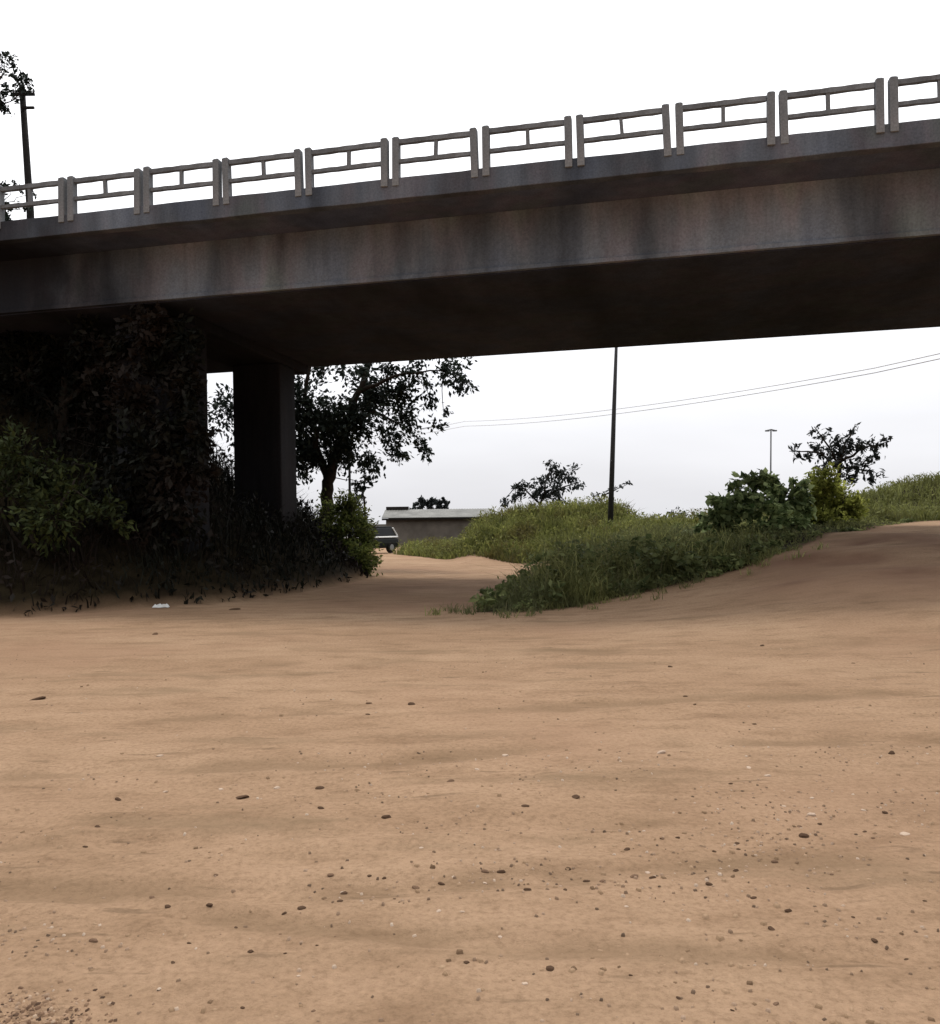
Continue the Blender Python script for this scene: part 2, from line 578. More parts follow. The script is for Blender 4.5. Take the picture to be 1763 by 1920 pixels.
at_.attribute_name = 'plants'
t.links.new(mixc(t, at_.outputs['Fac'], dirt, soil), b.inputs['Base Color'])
n5 = noise(t, c0, 22, 8, .68)
bump(t, b, n5, .9, .028)
M['dirt'] = m
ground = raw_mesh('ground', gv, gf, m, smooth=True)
tag(ground, 'bare brown dirt ground with a track running under the bridge', 'ground', kind='structure')
atr = ground.data.attributes.new('plants', 'FLOAT', 'POINT')
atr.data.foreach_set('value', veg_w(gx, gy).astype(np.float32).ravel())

trk = np.clip(rut(gx, gy) * (.25 + 1.6 * vnoise(gx / .8, gy / .3, 71) + .9 * vnoise(gx / .25, gy / .12, 72)), 0, .5)
atr = ground.data.attributes.new('track', 'FLOAT', 'POINT')
atr.data.foreach_set('value', trk.astype(np.float32).ravel())
shaded_clay_w = sm((gx - 4.2) / 2.2) * sm((gy - 13.2) / 1.6) * (1 - sm((gy - 18.8) / 1.6)) * np.clip(.4 + 1.3 * vnoise(gx / 1.1, gy / .7, 41), 0, .8)  # reddish slope with the bridge's shade band painted in
shaded_clay_w = np.maximum(shaded_clay_w, .5 * sm((gx + 4) / 2) * (1 - sm((gx - .4) / 1)) * sm((gy - 15.4) / .8) * (1 - sm((gy - 23) / 3)) * np.clip(.8 + 1.2 * vnoise(gx / 1.1, gy / 1.5, 42), 0, 1))  # shade under the bridge painted onto the track
atr = ground.data.attributes.new('shaded_clay', 'FLOAT', 'POINT')
atr.data.foreach_set('value', shaded_clay_w.astype(np.float32).ravel())

# ---------------------------------------------------------------- bridge
BA, BG = 0.2107, 0.0100
ZT, ZKT, ZKB, ZG, OH, WD = EYE + 7.468, EYE + 6.668, EYE + 6.254, EYE + 5.059, 1.25, 8.27
X0, X1 = -26.0, 34.0
bridge = empty('bridge', (0, 16.0476, 0), 'dark weathered concrete road bridge crossing over the dirt track', 'bridge', rot=(0, -BG, -BA))
B2W = bridge.matrix_basis.copy()
tot = 2 * OH + WD
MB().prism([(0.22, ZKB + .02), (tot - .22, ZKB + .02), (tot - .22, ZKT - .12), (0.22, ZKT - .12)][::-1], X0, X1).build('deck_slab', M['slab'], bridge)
for k, (ya, yb) in enumerate(((0, .22), (tot - .22, tot))):
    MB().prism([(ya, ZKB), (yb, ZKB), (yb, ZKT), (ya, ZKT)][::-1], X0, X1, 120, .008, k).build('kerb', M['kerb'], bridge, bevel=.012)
# box girder with a small lip along its lower edge
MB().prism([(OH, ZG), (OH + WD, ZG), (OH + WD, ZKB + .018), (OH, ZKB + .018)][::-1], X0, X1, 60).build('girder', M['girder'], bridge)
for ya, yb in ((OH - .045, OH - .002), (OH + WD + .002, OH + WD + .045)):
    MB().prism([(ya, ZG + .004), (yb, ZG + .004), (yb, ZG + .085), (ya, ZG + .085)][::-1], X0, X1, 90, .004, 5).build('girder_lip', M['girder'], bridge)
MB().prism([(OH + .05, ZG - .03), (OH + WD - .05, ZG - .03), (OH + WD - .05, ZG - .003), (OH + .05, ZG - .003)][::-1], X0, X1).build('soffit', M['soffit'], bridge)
road = plainmat('asphalt', (.05, .05, .05), .95, .2, .2, 3)
MB().prism([(.224, ZKT - .118), (tot - .224, ZKT - .118), (tot - .224, ZKT - .07), (.224, ZKT - .07)][::-1], X0, X1).build('road_surface', road, bridge)

# pier: two columns under a shallow cap, abutment at the left end
pa = B2W.inverted() @ at(497, 900, 25.2)
px_l = pa.x
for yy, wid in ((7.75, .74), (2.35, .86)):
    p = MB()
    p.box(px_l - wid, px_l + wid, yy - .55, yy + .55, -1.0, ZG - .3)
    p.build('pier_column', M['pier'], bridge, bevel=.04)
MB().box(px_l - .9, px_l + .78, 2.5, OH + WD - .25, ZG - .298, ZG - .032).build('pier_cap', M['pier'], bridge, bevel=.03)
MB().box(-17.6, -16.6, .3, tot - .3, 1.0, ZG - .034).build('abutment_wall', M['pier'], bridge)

# railing panels: two posts, two rails and a short baluster each
T0, DT = 8.5167, 1.7751
post_mb = MB()
pw, pd, ph = .067, .08, ZT - ZKT
post_mb.box(-pw, pw, -pd, pd, -.16, ph - .03)
post_mb.add([(-pw, -pd, ph - .03), (pw, -pd, ph - .03), (pw, pd, ph - .03), (-pw, pd, ph - .03), (-pw * .5, -pd * .5, ph + .005), (pw * .5, -pd * .5, ph + .005), (pw * .5, pd * .5, ph + .005), (-pw * .5, pd * .5, ph + .005)],
            [(0, 1, 5, 4), (1, 2, 6, 5), (2, 3, 7, 6), (3, 0, 4, 7), (4, 5, 6, 7)])
half = DT / 2 - .175
rails = MB()
rails.prism([(-.045, ph - .145), (.045, ph - .145), (.045, ph - .058), (-.045, ph - .058)][::-1], -half, half, 8, .006, 3)
rails.prism([(-.04, ph * .37 - .01), (.04, ph * .37 - .01), (.04, ph * .37 + .065), (-.04, ph * .37 + .065)][::-1], -half, half, 8, .006, 4)
bal = MB().box(-.033, .033, -.034, .034, ph * .37 + .06, ph - .14)
proto = {}
i = 0
for side, yy in ((0, .055), (1, tot - .055)):
    for k in range(-8, 16):
        xc = -T0 + DT * (k - .5)
        rr = random.Random(k + 50 * side)
        if not proto:
            r_ = rails.build('railing_panel', M['rail'], bridge)
            a_ = post_mb.build('post', M['rail'], r_, bevel=.008)
            b_ = post_mb.build('post', M['rail'], r_, bevel=.008)
            c_ = bal.build('baluster', M['rail'], r_)
            proto = dict(r=r_, p=a_, b=c_)
        else:
            if side == 1 and k > 6:
                continue
            r_ = link(proto['r'].copy(), bridge)
            a_ = link(proto['p'].copy(), r_)
            b_ = link(proto['p'].copy(), r_)
            c_ = link(proto['b'].copy(), r_)
        r_.location = (xc, yy, ZKT)
        r_.rotation_euler = (rr.uniform(-.01, .01), rr.uniform(-.006, .006), rr.uniform(-.004, .004))
        a_.location = (-half - pw + .004, rr.uniform(-.01, .01), 0)
        b_.location = (half + pw - .004, rr.uniform(-.01, .01), 0)
        a_.rotation_euler = (0, rr.uniform(-.02, .02), 0)
        b_.rotation_euler = (0, rr.uniform(-.02, .02), 0)
        c_.location = (rr.uniform(-.05, .05), 0, 0)
        c_.rotation_euler = (0, rr.uniform(-.06, .06), 0)


# ---------------------------------------------------------------- trees and bushes
def zt(x, y):
    return float(T(np.array([x]), np.array([y]))[0])


def limb_points(a, b, n=5, wob=.06):
    a, b = Vector(a), Vector(b)
    ln = (b - a).length
    return [a.lerp(b, i / n) + (Vector((random.gauss(0, 1), random.gauss(0, 1), random.gauss(0, .6))) * ln * wob if 0 < i < n else Vector((0, 0, 0))) for i in range(n + 1)]


def plant(name, label, cat, base, limbs, clusters, lsize, mat, aspect=.5, droop=.1, up=.3, group=None, twig=.008, spread=.3, trunk_name='trunk', crown_name='crown', deep=.7, bark=None):
    """base (x, y) on the ground; limbs: [(points, r0, r1)] in world space; clusters: [(centre, radius, n)]"""
    org = Vector((base[0], base[1], zt(*base)))
    root = empty(name, org, label, cat, group)
    mb = MB()
    ends = []
    for pts, r0, r1 in limbs:
        fine = [Vector(pts[0])]
        for p, q in zip(pts[:-1], pts[1:]):
            fine += limb_points(p, q, 4, .035)[1:]
        k = len(fine) - 1
        mb.tube([p - org for p in fine], [r0 + (r1 - r0) * i / k for i in range(k + 1)], 7)
        ends += fine[k // 3:]
    P, D = [], []
    for c, r, n in clusters:
        c = Vector(c)
        st = min(ends, key=lambda e: (e - c).length)
        mb.tube([p - org for p in limb_points(st, c, 4, .05)], [twig * 2.4, twig * 2.1, twig * 1.8, twig * 1.5, twig * 1.2], 4)
        nt_ = max(4, int(n / 26))
        for _ in range(nt_):
            v = rng.normal(size=3)
            v = v / np.linalg.norm(v) * r * rng.uniform(.55, 1.1)
            v[1] *= deep
            e = c + Vector(v)
            tw = limb_points(c, e, 3, .09)
            mb.tube([p - org for p in tw], [twig, twig * .8, twig * .6, twig * .4], 3)
            k = max(3, int(n / nt_))
            tt = rng.uniform(.25, 1.08, k) ** .8
            q = np.array(c)[None] * (1 - tt[:, None]) + np.array(e)[None] * tt[:, None] + rng.normal(size=(k, 3)) * r * spread * .45
            P.append(q)
            D.append(np.repeat(unit(v[None]), k, 0))
    P, D = np.concatenate(P), np.concatenate(D)
    v, f = leaves(P, lsize, aspect, up, droop, D * .9)
    mb.build(trunk_name, bark or M['bark'], root, smooth=True)
    raw_mesh(crown_name, v - np.array(org), f, mat, root)
    return root


def C(px, py, d, rpx, n, off=0.0):
    """a leaf cluster seen at photo pixel (px, py), rpx pixels wide, at distance d + off"""
    return (at(px, py, d + off), rpx * d / FPX, n)


# big dark tree behind the pier
d = 31
bx, by = at(610, 980, d).x, d
z0 = zt(bx, by)
pt = lambda x, y, o=0: at(x, y, d + o)
plant('broadleaf_tree', 'large dark broadleaf tree with drooping boughs just behind the bridge pier', 'tree', (bx, by),
      [([(bx, by, z0 - .3), pt(612, 930), pt(622, 880), pt(640, 830)], .26, .17),
       ([pt(640, 830), pt(662, 760), pt(690, 690), pt(712, 560, 1)], .16, .06),
       ([pt(615, 905), pt(598, 850), pt(585, 780, -.5), pt(575, 650, -1)], .15, .05),
       ([pt(650, 800), pt(700, 770, .5), pt(760, 800, 1)], .1, .03),
       ([pt(672, 735), pt(740, 705, -.5), pt(830, 695, -1)], .09, .02),
       ([pt(600, 860), pt(560, 800, 1), pt(500, 760, 1.5)], .1, .03)],
      [C(852, 692, d, 38, 150, -.6), C(872, 715, d, 22, 60, -.5), C(815, 800, d, 22, 60, .3), C(800, 850, d, 16, 34, .3), C(575, 770, d, 46, 965, -1), C(560, 830, d, 42, 781, .5), C(615, 790, d, 50, 1196, .5), C(660, 790, d, 46, 1104, -.6), C(640, 845, d, 40, 827),
       C(700, 745, d, 48, 988, .8), C(745, 735, d, 34, 352), C(760, 780, d, 38, 384, 1), C(790, 835, d, 22, 128, .6), C(725, 815, d, 40, 320, -.5),
       C(695, 865, d, 30, 252, .5), C(745, 855, d, 26, 128, -.2), C(590, 865, d, 34, 482), C(560, 880, d, 30, 240, 1), C(560, 715, d, 30, 144), C(610, 700, d, 34, 176, 1),
       C(660, 700, d, 36, 208, -1), C(735, 690, d, 30, 192), C(785, 700, d, 34, 192, -.5), C(845, 700, d, 30, 176, -1), C(865, 725, d, 18, 64, -1), C(805, 745, d, 24, 96),
       C(832, 772, d, 14, 35), C(680, 905, d, 18, 64), C(520, 740, d, 60, 528, 1), C(480, 800, d, 60, 690, 1.5), C(430, 770, d, 50, 598, 1.5),
       C(590, 620, d, 70, 576), C(690, 600, d, 80, 672, .8), C(790, 630, d, 60, 448), C(640, 500, d, 90, 672, 1), C(740, 520, d, 70, 416, 1), C(500, 620, d, 80, 576, 1)],
      .20, M['leaf_dark'], .5, .35, spread=.5)

# leafy shrubs beside the track
d = 27.0
bx, by = -3.9, 27
plant('roadside_bush', 'tall green bush beside the pier where the track bends away', 'bush', (bx, by),
      [([(bx, by, zt(bx, by) - .2), at(655, 1010, d), at(660, 950, d)], .06, .02), ([(bx, by, zt(bx, by) - .2), at(620, 1010, d), at(615, 950, d)], .05, .02)],
      [C(655, 1000, d, 52, 1300), C(672, 1045, d, 40, 1000, -.5), C(632, 962, d, 40, 900, .3), C(655, 955, d, 34, 700, .3), C(612, 1015, d, 46, 800), C(645, 1065, d, 42, 800, -.8), C(600, 1055, d, 50, 700, -1.2), C(682, 1010, d, 30, 620, .2), C(684, 1050, d, 26, 500, -.2), C(675, 975, d, 28, 420, .4)],
      .14, M['leaf_green'], .42, .1, trunk_name='stem', crown_name='foliage', deep=1)
d = 40
bx, by = at(668, 1000, d).x, d
plant('grey_bush', 'greyish brown bush behind the tall green bush, next to the parked car', 'bush', (bx, by),
      [([(bx, by, zt(bx, by) - .2), at(668, 985, d), at(665, 955, d)], .07, .02)],
      [C(668, 965, d, 30, 420), C(685, 990, d, 22, 300), C(650, 985, d, 30, 320), C(655, 945, d, 24, 200)], .17, M['leaf_grey'], .5, .1, trunk_name='stem', crown_name='foliage', deep=1)
d = 36
bx, by = at(683, 980, d).x, d
plant('thin_tree', 'thin small tree with few leaves rising behind the tall green bush', 'tree', (bx, by),
      [([(bx, by, zt(bx, by) - .2), at(683, 935, d), at(682, 880, d)], .06, .02)],
      [C(680, 905, d, 26, 45), C(664, 920, d, 16, 26), C(690, 880, d, 22, 36), C(676, 935, d, 16, 26)], .2, M['leaf_grey'], .5, .1)

# trees beyond the track
d = 46
bx, by = at(1015, 960, d).x, d
z0 = zt(bx, by)
pt = lambda x, y, o=0: at(x, y, d + o)
plant('sparse_tree', 'sparse dark tree with an open crown rising over the grassy mound', 'tree', (bx, by),
      [([(bx, by, z0 - .3), pt(1012, 955), pt(1022, 915), pt(1034, 872)], .1, .03), ([pt(1014, 945), pt(985, 918), pt(966, 905)], .06, .02), ([pt(1018, 935), pt(1060, 912), pt(1085, 905)], .06, .02)],
      [C(1036, 885, d, 22, 114), C(1062, 888, d, 22, 125), C(1080, 905, d, 22, 117), C(1040, 915, d, 26, 152), C(1015, 905, d, 22, 125), C(990, 918, d, 20, 106), C(970, 908, d, 13, 53), C(965, 928, d, 15, 76),
       C(1000, 935, d, 20, 106), C(1050, 935, d, 22, 133), C(945, 940, d, 15, 57), C(1028, 868, d, 10, 26), C(1025, 940, d, 24, 133)], .26, M['leaf_grey'], .42, .1, spread=.45, twig=.012)
d = 42
bx, by = at(1125, 975, d).x, d
plant('sapling_tree', 'small wispy sapling behind the foot of the tall middle pole', 'tree', (bx, by),
      [([(bx, by, zt(bx, by) - .3), at(1125, 960, d), at(1128, 930, d)], .05, .02)],
      [C(1112, 935, d, 14, 34), C(1130, 925, d, 14, 34), C(1160, 915, d, 14, 26), C(1180, 906, d, 8, 10), C(1115, 955, d, 16, 40), C(1140, 945, d, 14, 30)], .2, M['leaf_grey'], .4, .1, twig=.01)
d = 27.5
bx, by = at(1572, 925, d).x, d
z0 = zt(bx, by)
plant('spreading_tree', 'dark spreading tree with upturned branch tips above the yellow-green bush', 'tree', (bx, by),
      [([(bx, by, z0 - .3), at(1572, 920, d), at(1574, 880, d), at(1580, 840, d)], .1, .05), ([at(1574, 880, d), at(1540, 850, d), at(1490, 845, d)], .05, .015), ([at(1577, 865, d), at(1620, 840, d), at(1668, 828, d)], .05, .015),
       ([at(1580, 850, d), at(1598, 810, d + .4), at(1604, 795, d + .4)], .04, .012), ([at(1574, 870, d), at(1545, 825, d - .4), at(1527, 800, d - .4)], .04, .012), ([at(1576, 875, d), at(1610, 880, d), at(1640, 885, d)], .04, .015)],
      [C(1490, 848, d, 16, 36), C(1512, 862, d, 16, 44), C(1540, 845, d, 24, 90, .3), C(1565, 838, d, 26, 120), C(1555, 865, d, 26, 110, -.4), C(1590, 850, d, 28, 120, .4), C(1585, 825, d, 22, 70), C(1600, 806, d, 13, 30, .4), C(1528, 808, d, 13, 26, -.4),
       C(1620, 842, d, 24, 90), C(1640, 855, d, 22, 70, .3), C(1662, 826, d, 12, 28), C(1650, 838, d, 12, 24), C(1612, 875, d, 26, 90), C(1632, 892, d, 22, 70, -.3), C(1590, 885, d, 26, 90), C(1545, 820, d, 16, 40), C(1600, 900, d, 20, 60)],
      .19, M['leaf_slate'], .4, .05, spread=.45)

# bushes at the head of the right hand verge
d = 22.5
bx, by = at(1415, 1000, d).x, d
z0 = zt(bx, by)
big = [C(1350, 958, d, 34, 60), C(1380, 930, d, 38, 90), C(1418, 912, d, 38, 96, .2), C(1458, 908, d, 38, 92, .2), C(1498, 925, d, 30, 60, .2), C(1400, 965, d, 44, 100, -.4), C(1450, 958, d, 46, 110, -.5), C(1350, 985, d, 36, 70, -.3), C(1495, 950, d, 38, 76), C(1430, 990, d, 44, 90, -.6), C(1485, 928, d, 32, 56), C(1330, 978, d, 28, 44), C(1485, 985, d, 40, 76, -.4)]
plant('broad_leaved_bush', 'bush with large pale broad leaves at the right end of the grass verge', 'bush', (bx, by),
      [([(bx, by, z0 - .2), at(1410, 970, d), at(1400, 935, d)], .05, .02), ([(bx, by, z0 - .2), at(1450, 960, d), at(1465, 920, d)], .05, .02), ([(bx, by, z0 - .2), at(1370, 985, d), at(1350, 955, d)], .04, .015)],
      [(c, r * .95, n * 3.0) for c, r, n in big], .21, M['leaf_broad'], .6, .15, up=.5, trunk_name='stem', crown_name='foliage', deep=1)
d = 24.0
bx, by = at(1550, 990, d).x, d
z0 = zt(bx, by)
plant('yellow_green_bush', 'dense yellow-green bush under the spreading tree', 'bush', (bx, by),
      [([(bx, by, z0 - .2), at(1545, 950, d), at(1545, 905, d)], .05, .02), ([(bx, by, z0 - .2), at(1575, 960, d), at(1585, 930, d)], .05, .02)],
      [C(1545, 905, d, 34, 1248), C(1520, 940, d, 34, 1104), C(1565, 940, d, 40, 1536, .3), C(1530, 975, d, 40, 1440, -.3), C(1580, 975, d, 36, 1248), C(1600, 950, d, 26, 624), C(1500, 975, d, 30, 816, -.2), C(1550, 990, d, 40, 1248, -.5)],
      .13, M['leaf_yellow'], .45, .1, trunk_name='stem', crown_name='foliage', deep=1)
for px_, py_, r_, d_, lab in ((1268, 978, 26, 48, 'rounded dark shrub between the tall middle pole and the broad-leaved bush'), (1345, 985, 18, 44, 'small dark shrub just left of the broad-leaved bush'), (1140, 968, 14, 40, 'low dark shrub at the very foot of the tall middle pole')):
    p0 = at(px_, py_, d_)
    plant('dark_shrub', lab, 'shrub', (p0.x, d_), [([(p0.x, d_, zt(p0.x, d_) - .1), at(px_, py_ + 6, d_)], .05, .03)],
          [C(px_, py_, d_, r_, 420), C(px_ - r_ * .7, py_ + 8, d_, r_ * .7, 220), C(px_ + r_ * .7, py_ + 8, d_, r_ * .7, 220), C(px_, py_ + 18, d_, r_ * 1.1, 300)], .16, M['leaf_dark'], .5, .1, trunk_name='stem', crown_name='foliage', deep=1)
for px_, py_, r_, lab in ((790, 944, 13, 'low dark tree beyond the left half of the long shed roof'), (820, 939, 13, 'slightly taller round tree beyond the middle of the long shed roof')):
    d_ = 92
    p0 = at(px_, 985, d_)
    plant('distant_tree', lab, 'tree', (p0.x, d_), [([(p0.x, d_, zt(p0.x, d_) - .2), at(px_, py_ + 6, d_)], .14, .08)],
          [C(px_, py_, d_, r_, 200), C(px_, py_ + 12, d_, r_ * 1.1, 160), C(px_ - 15, py_ + 12, d_, r_ * .9, 120), C(px_ + 15, py_ + 12, d_, r_ * .9, 120), C(px_ - 13, py_ + 4, d_, r_ * .8, 110), C(px_ + 13, py_ + 4, d_, r_ * .8, 110)], .4, M['leaf_grey'], .5, .1)

# bank on the left: bushes and trees in the shade of the bridge
d = 17.3
bx, by = at(60, 1000, d).x, d
plant('leafy_bush', 'green leafy bush catching some light at the left edge of the bank', 'bush', (bx, by),
      [([(bx, by, zt(bx, by) - .2), at(60, 950, d), at(40, 860, d)], .06, .02), ([(bx, by, zt(bx, by) - .2), at(110, 960, d), at(140, 900, d)], .05, .02), ([(bx, by, zt(bx, by) - .2), at(0, 950, d), at(-60, 860, d)], .05, .02)],
      [C(30, 850, d, 60, 500), C(90, 880, d, 60, 480, .4), C(150, 930, d, 60, 420, .4), C(20, 930, d, 70, 560, -.4), C(100, 970, d, 70, 500, -.4), C(-60, 870, d, 70, 460), C(-120, 930, d, 80, 460), C(200, 970, d, 50, 300, .2)],
      .16, M['leaf_left'], .4, .2, trunk_name='stem', crown_name='foliage', deep=1)
d = 21.5
bx, by = at(120, 900, d).x, d
z0 = zt(bx, by)
plant('shaded_tree', 'black looking tree crowded under the left end of the bridge', 'tree', (bx, by),
      [([(bx, by, z0 - .3), at(118, 800, d), at(120, 700, d)], .16, .08), ([at(118, 800, d), at(60, 720, d), at(10, 660, d)], .09, .03), ([at(118, 760, d), at(180, 700, d), at(215, 660, d)], .08, .03)],
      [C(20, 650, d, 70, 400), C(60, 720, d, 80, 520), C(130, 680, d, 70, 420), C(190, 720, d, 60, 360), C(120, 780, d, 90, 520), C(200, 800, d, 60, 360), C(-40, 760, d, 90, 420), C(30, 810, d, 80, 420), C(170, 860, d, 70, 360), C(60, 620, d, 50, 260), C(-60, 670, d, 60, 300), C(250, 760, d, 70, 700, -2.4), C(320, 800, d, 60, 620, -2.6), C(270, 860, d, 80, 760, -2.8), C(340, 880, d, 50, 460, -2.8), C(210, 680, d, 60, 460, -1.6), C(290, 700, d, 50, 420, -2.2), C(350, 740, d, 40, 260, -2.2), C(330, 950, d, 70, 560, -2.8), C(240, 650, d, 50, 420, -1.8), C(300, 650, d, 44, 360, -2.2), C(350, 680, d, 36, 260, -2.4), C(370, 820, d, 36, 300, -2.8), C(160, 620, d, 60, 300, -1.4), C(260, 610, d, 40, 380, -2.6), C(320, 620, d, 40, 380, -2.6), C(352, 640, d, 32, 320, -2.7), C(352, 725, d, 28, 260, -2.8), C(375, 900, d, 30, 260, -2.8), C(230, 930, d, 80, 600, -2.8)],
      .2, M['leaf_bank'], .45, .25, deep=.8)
d = 33
bx, by = at(-70, 300, d).x, d
z0 = zt(bx, by)
plant('embankment_tree', 'tall tree cut off by the left edge of the picture beside the leaning pole', 'tree', (bx, by),
      [([(bx, by, z0 - .3), at(-70, 400, d), at(-65, 260, d), at(-50, 170, d)], .22, .1), ([at(-66, 260, d), at(-30, 190, d), at(5, 140, d)], .1, .03), ([at(-60, 230, d), at(-20, 200, d), at(20, 190, d)], .08, .02), ([at(-70, 330, d), at(-110, 230, d), at(-150, 170, d)], .1, .04)],
      [C(0, 130, d, 26, 90), C(12, 165, d, 20, 60), C(-10, 185, d, 30, 120), C(25, 140, d, 14, 26), C(5, 205, d, 16, 40), C(-50, 140, d, 45, 220), C(-90, 200, d, 60, 300), C(-60, 100, d, 40, 160), C(40, 165, d, 16, 60), C(28, 120, d, 14, 40), C(48, 145, d, 13, 36, .6), C(52, 152, d, 15, 46, -.9), C(56, 172, d, 11, 30, -.9), C(36, 150, d, 14, 40, -.9), C(10, 110, d, 18, 40), C(30, 185, d, 14, 34), C(8, 200, d, 20, 70), C(-140, 160, d, 60, 260), C(-130, 230, d, 50, 200), C(0, 100, d, 12, 16)],
      .2, M['leaf_dark'], .42, .1, spread=.4)
d = 31.2
bx, by = at(10, 360, d).x, d
z0 = zt(bx, by)
plant('railing_bush', 'shrub showing through the railing at the far left end of the bridge', 'bush', (bx, by),
      [([(bx, by, z0 - .3), at(8, 460, d), at(5, 380, d)], .08, .03)],
      [C(8, 352, d, 18, 70), C(30, 350, d, 14, 40), C(20, 385, d, 18, 60), C(-5, 375, d, 20, 80), C(50, 388, d, 13, 34), C(60, 362, d, 9, 16), C(-30, 370, d, 26, 120), C(10, 420, d, 26, 120), C(0, 460, d, 34, 160)],
      .18, M['leaf_dark'], .45, .1, trunk_name='stem', crown_name='foliage')


# ---------------------------------------------------------------- ground cover
def scatter(poly, n, fn=None):
    poly = np.asarray(poly, float)
    lo, hi = poly.min(0), poly.max(0)
    p = rng.uniform(lo, hi, (int(n * 3.5), 2))
    p = p[inside(p[:, 0], p[:, 1], poly)]
    if fn is not None:
        p = p[rng.uniform(size=len(p)) < fn(p[:, 0], p[:, 1])]
    return p[:n]


def cover(name, label, cat, parts, mat):
    v, f = join(parts)
    return tag(raw_mesh(name, v, f, mat), label, cat, kind='stuff')


# right hand verge: grass, weeds and dry stalks
VX, VH = [0, 1, 2.2, 3.2, 5, 6.2, 7.2, 8.4, 10], [.55, .8, 1.1, .95, .68, .5, .35, .2, .15]
VRING = np.vstack([VEG_POLY, VEG_POLY[:1]])
p = scatter(VEG_POLY, 26000, lambda x, y: np.where(x < 13, 1, .25) * np.clip(1.25 - seg_dist(x, y, VEG_FRONT) / 9, .25, 1))
edge = seg_dist(p[:, 0], p[:, 1], VRING)
clump = np.clip(1 + 1.5 * vnoise(p[:, 0] / .75, p[:, 1] / .75, 21) + .7 * vnoise(p[:, 0] / .3, p[:, 1] / .3, 27), .25, 1.8)
ragged = edge + .5 * vnoise(p[:, 0] / .45, p[:, 1] / .45, 28)
hh = np.interp(p[:, 0], VX, VH) * np.clip(.3 + ragged * .8, .12, 1) * rng.uniform(.4, 1.1, len(p)) * clump
P3 = np.column_stack([p, T(p[:, 0], p[:, 1]) - .02])
sel = hh > .12
st = VEG_FRONT[:8][rng.integers(0, 7, 70)]
st = st + (VEG_FRONT[1:9][rng.integers(0, 7, 70)] - st) * 0 + rng.normal(size=(70, 2)) * np.array([.55, .3]) - np.array([0, .12])
tp = np.repeat(st, 16, 0) + rng.normal(size=(70 * 16, 2)) * .07
tuft = blades(np.column_stack([tp, T(tp[:, 0], tp[:, 1]) - .01]), rng.uniform(.06, .24, len(tp)), .014, .7)
g1 = blades(P3[sel], hh[sel], .022, .5)
q = rng.uniform(size=len(p)) < .55
LP = P3[q] + np.column_stack([np.zeros(q.sum()), np.zeros(q.sum()), hh[q] * np.sqrt(rng.uniform(.02, 1, q.sum()))])
g2 = leaves(LP, .10, .4, .4, .1)
cover('verge_grass', 'dark green grass along the edge of the dirt track', 'grass', [g1, g2, tuft], M['grass_dark'])
wp = scatter(VEG_POLY, 420, lambda x, y: np.where(x < 9, 1, .2) * np.clip(1.2 - seg_dist(x, y, VEG_FRONT) / 4, .1, 1))
parts = []
for (x_, y_) in wp:
    h_ = float(np.interp(x_, VX, VH)) * random.uniform(.4, 1.1) * min(1, .35 + float(seg_dist(np.array([x_]), np.array([y_]), VRING)[0]) * .7)
    n_ = int(26 + 60 * h_)
    r_ = (.12 + .28 * h_) * np.sqrt(rng.uniform(0, 1, n_))
    th_ = rng.uniform(0, 2 * np.pi, n_)
    zz = h_ * rng.uniform(.1, 1.05, n_)
    q_ = np.column_stack([x_ + r_ * np.cos(th_), y_ + r_ * np.sin(th_), zz])
    dr = np.column_stack([np.cos(th_), np.sin(th_), rng.uniform(-.4, .5, n_)])
    q_[:, 2] += T(q_[:, 0], q_[:, 1])
    parts.append(leaves(q_, random.choice((.09, .13, .17, .22)), random.choice((.3, .45, .6)), .5, .1, dr))
cover('verge_weeds', 'leafy green weeds mixed into the grass beside the dirt track', 'weeds', parts, M['weed'])
sp_ = scatter(VEG_POLY, 900, lambda x, y: np.where(x < 9, 1, .1))
hs = np.interp(sp_[:, 0], VX, VH) * rng.uniform(.6, 1.25, len(sp_)) * np.clip(.35 + seg_dist(sp_[:, 0], sp_[:, 1], VRING) * .7, .2, 1)
cover('dry_stalks', 'pale dry grass stalks standing above the dark green verge', 'grass', [blades(np.column_stack([sp_, T(sp_[:, 0], sp_[:, 1])]), hs, .014, .3)], M['straw'])

# yellow grass on the mound past the track
p = scatter(MID_POLY, 26000, lambda x, y: np.where(y < 44, 1, .4))
hh = rng.uniform(.25, .8, len(p)) * (1 + vnoise(p[:, 0] / 1.2, p[:, 1] / 1.2, 22) * .9) * np.clip(.4 + seg_dist(p[:, 0], p[:, 1], MID_FRONT) * .35, .4, 1)
P3 = np.column_stack([p, T(p[:, 0], p[:, 1]) - .02])
g1 = blades(P3, hh, .05, .4)
q = p[rng.uniform(size=len(p)) < .4]
g2 = leaves(np.column_stack([q, T(q[:, 0], q[:, 1]) + rng.uniform(.1, .75, len(q))]), .16, .4, .4)
cover('mound_grass', 'yellowish grass covering the low mound beyond the track', 'grass', [g1, g2], M['grass_mid'])

# grass on the hill at the right
p = scatter(HILL, 30000)
hh = rng.uniform(.2, .55, len(p)) * (1 + vnoise(p[:, 0] / .9, p[:, 1] / .9, 23) * .8)
g1 = blades(np.column_stack([p, T(p[:, 0], p[:, 1]) - .02]), hh, .04, .45)
q = p[rng.uniform(size=len(p)) < .5]
g2 = leaves(np.column_stack([q, T(q[:, 0], q[:, 1]) + rng.uniform(.05, .45, len(q))]), .13, .4, .4)
cover('hill_grass', 'yellow-green grass over the hillock at the right edge', 'grass', [g1, g2], M['grass_hill'])

